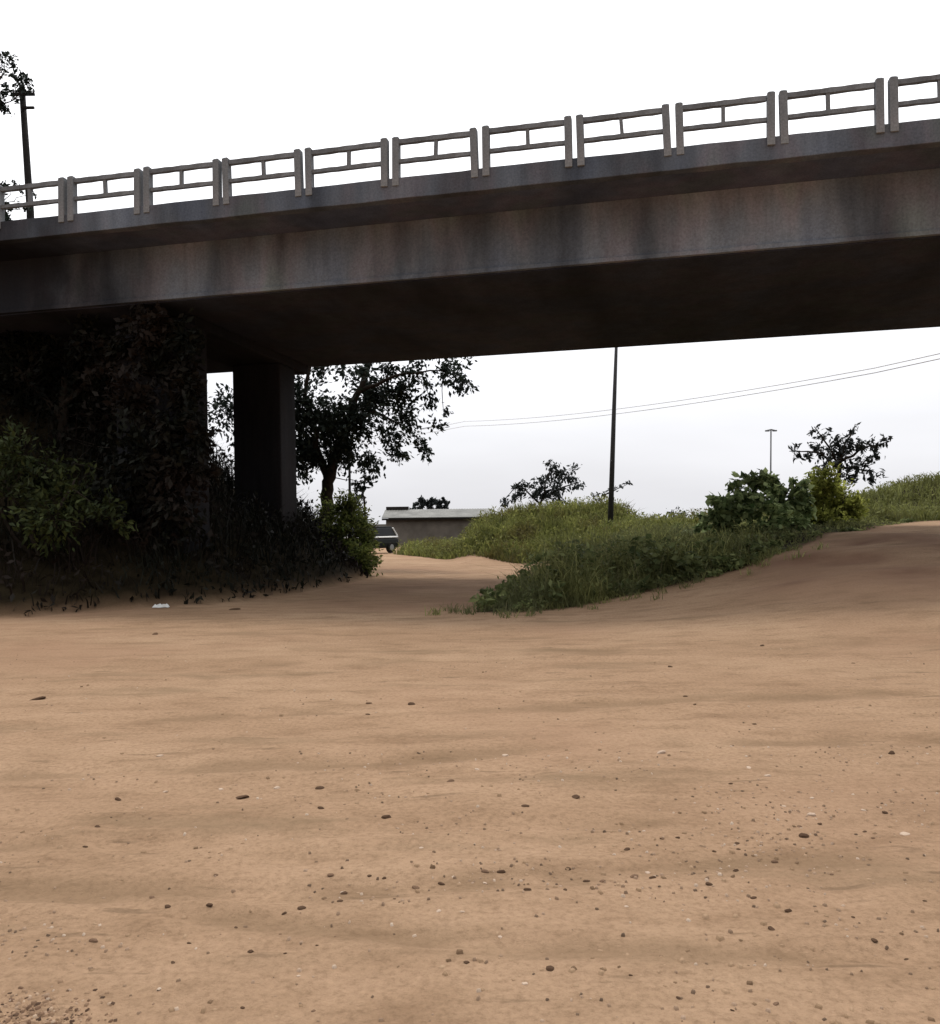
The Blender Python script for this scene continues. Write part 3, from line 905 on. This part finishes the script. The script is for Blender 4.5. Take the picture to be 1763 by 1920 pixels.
# dark undergrowth on the bank
p = scatter(BANKPOLY, 90000, lambda x, y: ((x > -22) & (y < 46) & (y > 8)) * np.where(bank_d(x, y) < 2.5, 1, .45))
dd = bank_d(p[:, 0], p[:, 1])
keep = (dd > .05 + .9 * np.clip(vnoise(p[:, 0] / .7, p[:, 1] / .7, 61), 0, 1)) & (dd < 12)
p, dd = p[keep][:46000], dd[keep][:46000]
hb = np.clip(.12 + dd * .4, .1, .95) * rng.uniform(0, 1, len(p)) ** .6 * (1.1 + vnoise(p[:, 0] / 1.3, p[:, 1] / 1.3, 24))
g1 = leaves(np.column_stack([p, T(p[:, 0], p[:, 1]) + hb]), .17, .42, .3)
g2 = blades(np.column_stack([p[:16000], T(p[:16000, 0], p[:16000, 1]) - .02]), np.clip(hb[:16000] * 1.3, .12, 1.2), .03, .45)
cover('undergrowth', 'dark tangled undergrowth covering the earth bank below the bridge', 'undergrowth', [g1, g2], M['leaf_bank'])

# far scrub closing off the land behind
FAR = [(-60, 62), (60, 50), (90, 80), (120, 160), (-120, 160)]
p = scatter(FAR, 26000, lambda x, y: np.clip(70 / np.maximum(y, 1), .15, 1) * np.where((x > -14) & (x < 6) & (y < 76), 0, 1))
hb = rng.uniform(.1, 1.0, len(p)) * (1 + 1.2 * vnoise(p[:, 0] / 6, p[:, 1] / 6, 25))
cover('distant_scrub', 'low grey-green scrub on the flat land far beyond the bridge', 'scrub', [leaves(np.column_stack([p, T(p[:, 0], p[:, 1]) + np.clip(hb, .05, 1.2)]), .55, .5, .4)], M['leaf_grey'])

# ---------------------------------------------------------------- poles and wires
base = at(1143, 962, 36)
base.z = zt(base.x, 36)
tip = at(1159, 560, 36)
root = empty('tall_pole', base, 'tall thin tapering pole leaning slightly, standing in the grass under the bridge span', 'pole')
MB().tube([(0, 0, -.4), (tip - base) * .5, tip - base], [.125, .09, .05], 10).build('shaft', M['pole'], root, smooth=True)
ca = MB().box(-.5, .5, -.04, .04, -.05, .05)
c_ = ca.build('crossarm', M['pole'], root)
c_.location = (tip - base) * .985
MB().tube([(0, 0, 0), (0, 0, .14)], [.09, .07], 10).build('base_collar', M['metal'], root)

base = at(58, 420, 33.5)
base.z = zt(base.x, 33.5)
tip = at(41, 160, 33.5)
low = at(57, 400, 33.5)
root = empty('utility_pole', base, 'leaning dark utility pole behind the left end of the bridge railing', 'pole')
v = (tip - base)
MB().tube([(0, 0, -.4), low - base, (low - base).lerp(v, .5), v], [.16, .14, .125, .11], 10).build('shaft', M['pole_dark'], root, smooth=True)
cm = MB()
cm.box(-.45, .45, -.05, .05, -.05, .05)
c_ = cm.build('crossarm', M['pole_dark'], root)
c_.location = v * .965 + Vector((.1, -.13, 0))
c2 = MB().box(-.05, .42, -.04, .04, -.045, .045).build('crossarm', M['pole_dark'], root)
c2.location = v * .92 + Vector((.1, -.13, 0))
for dx in (-.38, 0.1, .42):
    MB().tube([(dx, 0, .05), (dx, 0, .12), (dx, 0, .2)], [.03, .05, .03], 8).build('insulator', M['metal'], c_)

base = at(1443, 900, 60)
base.z = zt(base.x, 60)
tip = at(1446, 806, 60)
root = empty('street_lamp', base, 'thin distant street lamp with a small double head above the broad-leaved bush', 'street lamp')
v = tip - base
MB().tube([(0, 0, -.3), v * .5, v], [.075, .06, .05], 8).build('post', M['metal'], root, smooth=True)
am = MB()
am.tube([v + Vector((-.26, 0, -.03)), v + Vector((0, 0, .02)), v + Vector((.26, 0, -.03))], [.045, .05, .045], 6)
am.build('arm', M['metal'], root)
for sx in (-1, 1):
    MB().box(-.15, .15, -.09, .09, -.05, .05).build('lamp_head', M['metal'], root, bevel=.03).location = v + Vector((sx * .26, 0, -.06))

far_top = at(655, 832, 75)
fb = Vector((far_top.x, 75, zt(far_top.x, 75)))
root = empty('wire_pole', fb, 'distant pole carrying the thin wires, mostly behind the big dark tree', 'pole')
MB().tube([(0, 0, -.3), far_top - fb + Vector((0, 0, .3))], [.13, .1], 8).build('shaft', M['pole_dark'], root)
for k, (pa_, pb_, lab) in enumerate((((872, 790), (1640, 690), 'upper of the two thin wires crossing the sky under the bridge'), ((872, 799), (1640, 699), 'lower of the two thin wires crossing the sky under the bridge'))):
    a0, b0 = at(pa_[0], pa_[1], 55), at(pb_[0], pb_[1], 27)
    e0 = far_top + Vector((0, 0, .1 - .28 * k))
    e1 = b0 + (b0 - a0) * .9
    e1.z = b0.z + .55
    pts = [e0]
    for i in range(1, 8):
        pts.append(e0.lerp(a0, i / 8) + Vector((0, 0, -.02)))
    for i in range(0, 17):
        s_ = i / 16
        pts.append(a0.lerp(b0, s_) - Vector((0, 0, 1)) * .35 * 4 * s_ * (1 - s_))
    for i in range(1, 7):
        pts.append(b0.lerp(e1, i / 6))
    o = MB().tube(pts, .014, 4).build('power_line', M['wire'])
    tag(o, lab, 'wire', 'thin wires under the bridge')

# ---------------------------------------------------------------- long shed
sx0, sx1 = at(716, 980, 70).x, at(925, 980, 70).x
sy = 70
zb = zt((sx0 + sx1) / 2, sy)
z_eave, z_ridge = at(800, 971, sy).z, at(800, 955, sy).z
shed = empty('long_shed', ((sx0 + sx1) / 2, sy, zb), 'long low shed with a pale metal roof beyond the track', 'shed')
hw = (sx1 - sx0) / 2
za, zr = z_eave - zb, z_ridge - zb
wl = MB().box(-hw + .3, hw - .3, .45, 5.4, -.5, za - .03)
wl.build('wall', M['shedwall'], shed)
rf = MB()
nseg = 80
for i in range(nseg):                                  # corrugated sheet, two slopes with an overhang
    xa, xb = -hw + 2 * hw * i / nseg, -hw + 2 * hw * (i + 1) / nseg
    dz = .018 * (i % 2)
    rf.add([(xa, 0, za), (xb, 0, za), (xb, 2.9, zr + dz), (xa, 2.9, zr + dz), (xa, 0, za + .05), (xb, 0, za + .05), (xb, 2.9, zr + .05 + dz), (xa, 2.9, zr + .05 + dz)],
           [(0, 3, 2, 1), (4, 5, 6, 7), (0, 1, 5, 4), (2, 3, 7, 6), (0, 4, 7, 3), (1, 2, 6, 5)])
rf.add([(-hw, 2.91, zr), (hw, 2.91, zr), (hw, 5.8, za), (-hw, 5.8, za), (-hw, 2.91, zr + .05), (hw, 2.91, zr + .05), (hw, 5.8, za + .05), (-hw, 5.8, za + .05)],
       [(0, 3, 2, 1), (4, 5, 6, 7), (0, 1, 5, 4), (2, 3, 7, 6), (0, 4, 7, 3), (1, 2, 6, 5)])
rf.build('roof', M['roof'], shed)
MB().box(-hw, hw, .06, .12, za - .16, za - .02).build('eave_beam', M['timber'], shed)
MB().box(-hw + .1, -hw + 2.0, 2.7, 3.3, zr + .055, zr + .30).build('roof_vent', M['timber'], shed)

# ---------------------------------------------------------------- parked car at the bend
cy = 47.0
cp = at(722, 1010, cy)
car = empty('parked_car', (cp.x - 1.1, cy, zt(cp.x - 1.1, cy)), 'dark car with a white band below its windows, half hidden by the bank', 'car', rot=(0, 0, math.radians(236)))
lx, wx = 1.95, .8
lower = MB().prism([(-wx, .28), (wx, .28), (wx + .03, .55), (wx, .82), (-wx, .82), (-wx - .03, .55)][::-1], -lx, lx, 1)
lower.build('body', M['paint_dark'], car, bevel=.08)
MB().prism([(-wx - .014, .85), (wx + .014, .85), (wx - .02, .94), (-wx + .02, .94)][::-1], -lx + .02, lx - .02).build('belt_panel', M['paint_white'], car, bevel=.03)
cab = MB()
cab.add([(-1.9, -.74, .942), (1.0, -.74, .942), (1.0, .74, .942), (-1.9, .74, .942), (-1.6, -.62, 1.42), (.35, -.62, 1.42), (.35, .62, 1.42), (-1.6, .62, 1.42)],
        [(0, 3, 2, 1), (4, 5, 6, 7), (0, 1, 5, 4), (1, 2, 6, 5), (2, 3, 7, 6), (3, 0, 4, 7)])
cab.build('window', M['glass'], car, bevel=.04)
MB().box(-1.62, .36, -.6, .6, 1.422, 1.48).build('roof', M['paint_dark'], car, bevel=.03)
for sx, sy_ in ((-1, -1), (-1, 1)):
    MB().tube([(-1.9, sy_ * .745, .945), (-1.62, sy_ * .64, 1.40)], .05, 6).build('pillar', M['paint_white'], car)
for sx in (-1.25, 1.25):
    for sy_ in (-1, 1):
        wh = MB().tube([(sx, sy_ * .78 - .1, .31), (sx, sy_ * .78 + .1, .31)], .31, 18).build('wheel', M['tyre'], car, bevel=.03)
        MB().tube([(sx, sy_ * .885 - .006, .31), (sx, sy_ * .885 + .006, .31)], .17, 14).build('rim', M['rim'], wh)
for sy_ in (-.55, .55):
    MB().box(lx - .01, lx + .03, sy_ - .16, sy_ + .16, .6, .74).build('headlight', M['rim'], car, bevel=.02)
    MB().box(-lx - .03, -lx + .01, sy_ - .12, sy_ + .12, .58, .76).build('tail_light', plainmat('red lens', (.25, .02, .02), .3, .5), car, bevel=.02)
MB().box(lx - .02, lx + .07, -.78, .78, .3, .48).build('bumper', M['tyre'], car, bevel=.03)
MB().box(-lx - .07, -lx + .02, -.78, .78, .3, .48).build('bumper', M['tyre'], car, bevel=.03)


# ---------------------------------------------------------------- stones and litter on the dirt
def stone_mesh(seed):
    import bmesh
    bm = bmesh.new()
    bmesh.ops.create_icosphere(bm, subdivisions=2, radius=1)
    rg = random.Random(seed)
    cuts = [(Vector((rg.gauss(0, 1), rg.gauss(0, 1), rg.gauss(0, 1))).normalized(), rg.uniform(.55, .85)) for _ in range(7)]
    for v_ in bm.verts:
        for n_, k_ in cuts:
            s_ = v_.co.dot(n_)
            if s_ > k_:
                v_.co -= n_ * (s_ - k_) * .85
        v_.co *= rg.uniform(.94, 1.06)
    me = bpy.data.meshes.new('stone')
    bm.to_mesh(me)
    bm.free()
    return me


STONES = [stone_mesh(i) for i in range(6)]


def ground_at(px, py):
    """where the line of sight through a photo pixel meets the dirt"""
    y = 8.0
    for _ in range(30):
        p_ = at(px, py, y)
        zg = zt(p_.x, y)
        dz = (EYE - p_.z) / y
        y = .5 * y + .5 * max(1.5, (EYE - zg) / max(dz, 1e-4))
    p_ = at(px, py, y)
    return p_.x, y, zt(p_.x, y)


def put_stone(px, py, wpx, mat, name, label, group, flat=.6, k=0):
    x, y, z = ground_at(px, py)
    me = STONES[k % 6] if not name.endswith('!') else None
    key = (k % 6, mat.name)
    if key not in put_stone.c:
        mm = STONES[k % 6].copy()
        mm.materials.append(mat)
        put_stone.c[key] = mm
    o = bpy.data.objects.new(name, put_stone.c[key])
    s_ = wpx * .38 * y / FPX
    rr = random.Random(int(px * 7 + py))
    o.scale = (s_, s_ * rr.uniform(.6, .95), s_ * flat * rr.uniform(.7, 1))
    o.location = (x, y, z + s_ * flat * .02)
    o.rotation_euler = (rr.uniform(-.3, .3), rr.uniform(-.3, .3), rr.uniform(-.5, .5))
    link(o)
    return tag(o, label, 'stone', group)


put_stone.c = {}
DARK = """290 1190 18,222 1500 22,183 1551 16,160 1588 14,405 1641 12,315 1700 20,318 1667 10,393 1697 22,285 1683 16,533 1713 14,566 1703 22,443 1740 13,526 1752 10,355 1769 12,470 1785 18,535 1788 10,175 1765 26,325 1805 14,298 1857 12,455 1890 14,
692 1319 18,690 1340 14,772 1321 20,1047 1349 9,845 1465 22,600 1478 24,602 1516 20,725 1533 26,620 1641 18,693 1642 14,720 1647 14,828 1658 20,780 1665 24,740 1686 10,645 1676 20,638 1690 20,628 1757 12,595 1773 10,875 1805 18,940 1635 24,910 1635 22,1060 1669 13,1065 1630 18,1100 1653 20,1130 1653 18,990 1669 22,985 1512 22,1080 1495 26,588 1896 13,
1285 1306 13,1303 1321 11,1415 1358 13,1600 1244 10,1258 1251 18,1430 1211 14,1370 1470 12,1242 1573 16,1271 1571 13,1383 1582 16,1385 1593 14,1500 1551 15,1537 1545 13,1660 1524 18,1622 1560 12,1638 1572 12,1577 1606 14,1380 1633 18,1330 1658 20,1190 1645 26,1224 1646 20,1413 1684 18,1448 1743 24,1239 1794 13,1183 1829 12,1273 1872 16,1374 1895 12,1455 1883 20,1640 1763 18,1175 1593 20,1340 1597 12,1560 1640 12,1735 1690 12,1700 1800 14,1600 1720 12"""
for k, s_ in enumerate(DARK.replace('\n', '').split(',')):
    a_, b_, c_ = (float(q_) for q_ in s_.split())
    put_stone(a_, b_, c_, M['pebble_dark'] if k % 4 else M['pebble_mid'], 'pebble', 'small dark pebble lying on the bare brown dirt', 'dark pebbles scattered over the dirt', .55, k)
PALE = "895 1443 14,598 1413 8,790 1590 12,910 1656 14,823 1709 14,867 1710 14,938 1757 12,985 1845 18,1523 1497 14,1405 1440 16,1303 1506 8,1470 1512 12,1215 1637 16,1452 1617 12,310 1485 14,415 1480 16,520 1478 20,1240 1412 26,300 1418 20,1440 1455 18,1620 1520 14,1175 1700 14,560 1830 12"
for k, s_ in enumerate(PALE.split(',')):
    a_, b_, c_ = (float(q_) for q_ in s_.split())
    put_stone(a_, b_, c_, M['pebble_pale'], 'pebble', 'small pale pebble lying on the bare brown dirt', 'pale pebbles scattered over the dirt', .5, k + 2)
put_stone(1508, 1568, 28, M['pebble_dark'], 'stone', 'largest dark stone in the stony patch at the right of the dirt', None, .6, 1)
put_stone(1478, 1709, 24, M['pebble_dark'], 'stone', 'dark stone on its own below the stony patch at the right', None, .6, 3)
put_stone(1453, 1617, 18, M['pebble_mid'], 'stone', 'brown stone just below the stony patch at the right', None, .7, 4)
put_stone(1032, 1817, 24, M['pebble_dark'], 'stone', 'dark stone alone in the lower middle of the bare dirt', None, .6, 2)
put_stone(1672, 1413, 18, M['pebble_dark'], 'stone', 'dark upright stone near the right edge of the dirt', None, .9, 0)
put_stone(948, 1417, 22, M['pebble_pale'], 'stone', 'whitish stone in the middle of the bare dirt', None, .6, 5)
put_stone(1522, 1528, 22, M['pebble_pale'], 'stone', 'whitish stone in the stony patch at the right', None, .6, 1)
put_stone(1698, 1565, 28, M['pebble_pale'], 'stone', 'pale stone at the far right beside the stony patch', None, .45, 4)
put_stone(455, 1495, 38, M['pebble_dark'], 'stone', 'long flat dark stone left of the middle of the dirt', None, .25, 2)
put_stone(70, 1311, 48, M['pebble_dark'], 'stone', 'long flat dark stone near the left edge of the dirt', None, .22, 3)
put_stone(440, 1143, 30, M['pebble_dark'], 'stone', 'flat dark stone at the foot of the shaded bank', None, .3, 1)

# crumpled white litter at the foot of the bank
x, y, z = ground_at(303, 1140)
lm = MB()
gn = 7
hts = [[random.choice((.01, .035, .07, .05)) * (1 if 0 < i < gn - 1 and 0 < j < gn - 1 else .15) for i in range(gn)] for j in range(gn)]
vs = [((i / (gn - 1) - .5) * .30 + random.uniform(-.02, .02), (j / (gn - 1) - .5) * .16 + random.uniform(-.02, .02), hts[j][i] + .015) for j in range(gn) for i in range(gn)]
lm.add(vs, [(j * gn + i, j * gn + i + 1, (j + 1) * gn + i + 1, (j + 1) * gn + i) for j in range(gn - 1) for i in range(gn - 1)])
o = lm.build('litter', M['litter'])
o.location = (x, y, z)
sm_ = o.modifiers.new('thickness', 'SOLIDIFY')
sm_.thickness = .008
tag(o, 'crumpled white plastic litter at the foot of the dark bank', 'litter')


# fine grit and the gravel patch: too many to count
def chips(P, size):
    n = len(P)
    s_ = (size * rng.uniform(.4, 1.3, n))[:, None]
    th = rng.uniform(0, 2 * np.pi, n)
    ax = np.stack([np.cos(th), np.sin(th), np.zeros(n)], 1)
    ay = np.stack([-np.sin(th), np.cos(th), np.zeros(n)], 1)
    k_ = rng.uniform(.5, .95, (n, 1))
    up_ = np.array([0, 0, 1.])
    hgt = s_ * rng.uniform(.25, .6, (n, 1))
    base_ = [P + ax * s_ * a_ + ay * s_ * k_ * b_ - up_ * s_ * .15 for a_, b_ in ((-.5, -.4), (.5, -.5), (.55, .4), (-.4, .5))]
    top_ = [P + ax * s_ * a_ * .65 + ay * s_ * k_ * b_ * .65 + up_ * hgt * rng.uniform(.6, 1.1, (n, 1)) for a_, b_ in ((-.5, -.4), (.5, -.5), (.55, .4), (-.4, .5))]
    v_ = np.stack(base_ + top_, 1).reshape(-1, 3)
    fc = np.array([[4, 5, 6, 7], [0, 1, 5, 4], [1, 2, 6, 5], [2, 3, 7, 6], [3, 0, 4, 7]])
    return v_, (np.arange(n)[:, None, None] * 8 + fc[None]).reshape(-1, 4)


def gritmat(name, stops):
    m_, t_, b_ = newmat(name, .95, .15)
    g_ = t_.nodes.new('ShaderNodeNewGeometry')
    t_.links.new(ramp_of(t_, g_.outputs['Random Per Island'], stops), b_.inputs['Base Color'])
    return m_


M['grit'] = gritmat('grit', [(0, (.10, .066, .045)), (.35, (.22, .145, .095)), (.75, (.32, .22, .15)), (1, (.46, .36, .28))])
M['clod'] = gritmat('clod', [(0, (.13, .08, .047)), (.25, (.24, .155, .093)), (1, (.34, .23, .145))])
M['gravel'] = gritmat('gravel', [(0, (.05, .03, .02)), (.3, (.15, .088, .056)), (.6, (.25, .16, .10)), (.92, (.32, .21, .135)), (1, (.42, .31, .22))])
ypx = rng.uniform(1180, 1935, 9000)
xpx = rng.uniform(-80, 1850, 9000)
yy = EYE * FPX / (ypx - 978)
xx = (xpx - 881) / FPX * yy
wgt = .05 + .6 * np.clip(vnoise(xx / .8, yy / .5, 31) * 2.2 + vnoise(xx / .3, yy / .2, 32) * 1.2, 0, 1) + .8 * np.exp(-((xpx - 1450) / 160) ** 2 - ((ypx - 1580) / 70) ** 2) + .5 * np.exp(-((ypx - 1655) / 30) ** 2) * (xpx > 560) * (xpx < 1350)
k_ = rng.uniform(size=len(xx)) < wgt
xx, yy = xx[k_], yy[k_]
v_, f_ = chips(np.column_stack([xx, yy, T(xx, yy)]), .016)
cl_y = rng.uniform(1230, 1935, 5200)
cl_x = rng.uniform(-80, 1850, 5200)
cy_ = EYE * FPX / (cl_y - 978)
cx_ = (cl_x - 881) / FPX * cy_
wc = .06 + np.clip(vnoise(cx_ / .7, cy_ / .35, 33) * 2.4, 0, 1) * .7 + .7 * np.exp(-((cl_y - 1650 - (cl_x - 900) * -.03) / 26) ** 2) * (cl_x > 540) * (cl_x < 1400) + .8 * np.exp(-((cl_x - 1440) / 150) ** 2 - ((cl_y - 1570) / 80) ** 2)
k_ = rng.uniform(size=len(cx_)) < wc * .5
cx_, cy_ = cx_[k_], cy_[k_]
clods = chips(np.column_stack([cx_, cy_, T(cx_, cy_) - .005]), .026)
cover('grit', 'fine loose grit strewn over the bare dirt', 'grit', [(v_, f_)], M['grit'])
cover('clods', 'small crumbled clods of dry earth lying in loose bands', 'clods', [clods], M['clod'])
th = rng.uniform(0, 2 * np.pi, 900)
rr = rng.uniform(0, 1, 900) ** .8 * rng.uniform(.5, 1.35, 900)
gxp, gyp = 55 + rr * np.cos(th) * 165, 1905 + rr * np.sin(th) * 60
yy = EYE * FPX / (gyp - 985)
xx = (gxp - 881) / FPX * yy
v_, f_ = chips(np.column_stack([xx, yy, T(xx, yy) - .003]), .018)
cover('gravel', 'patch of reddish gravel in the lower left corner of the dirt', 'gravel', [(v_, f_)], M['gravel'])
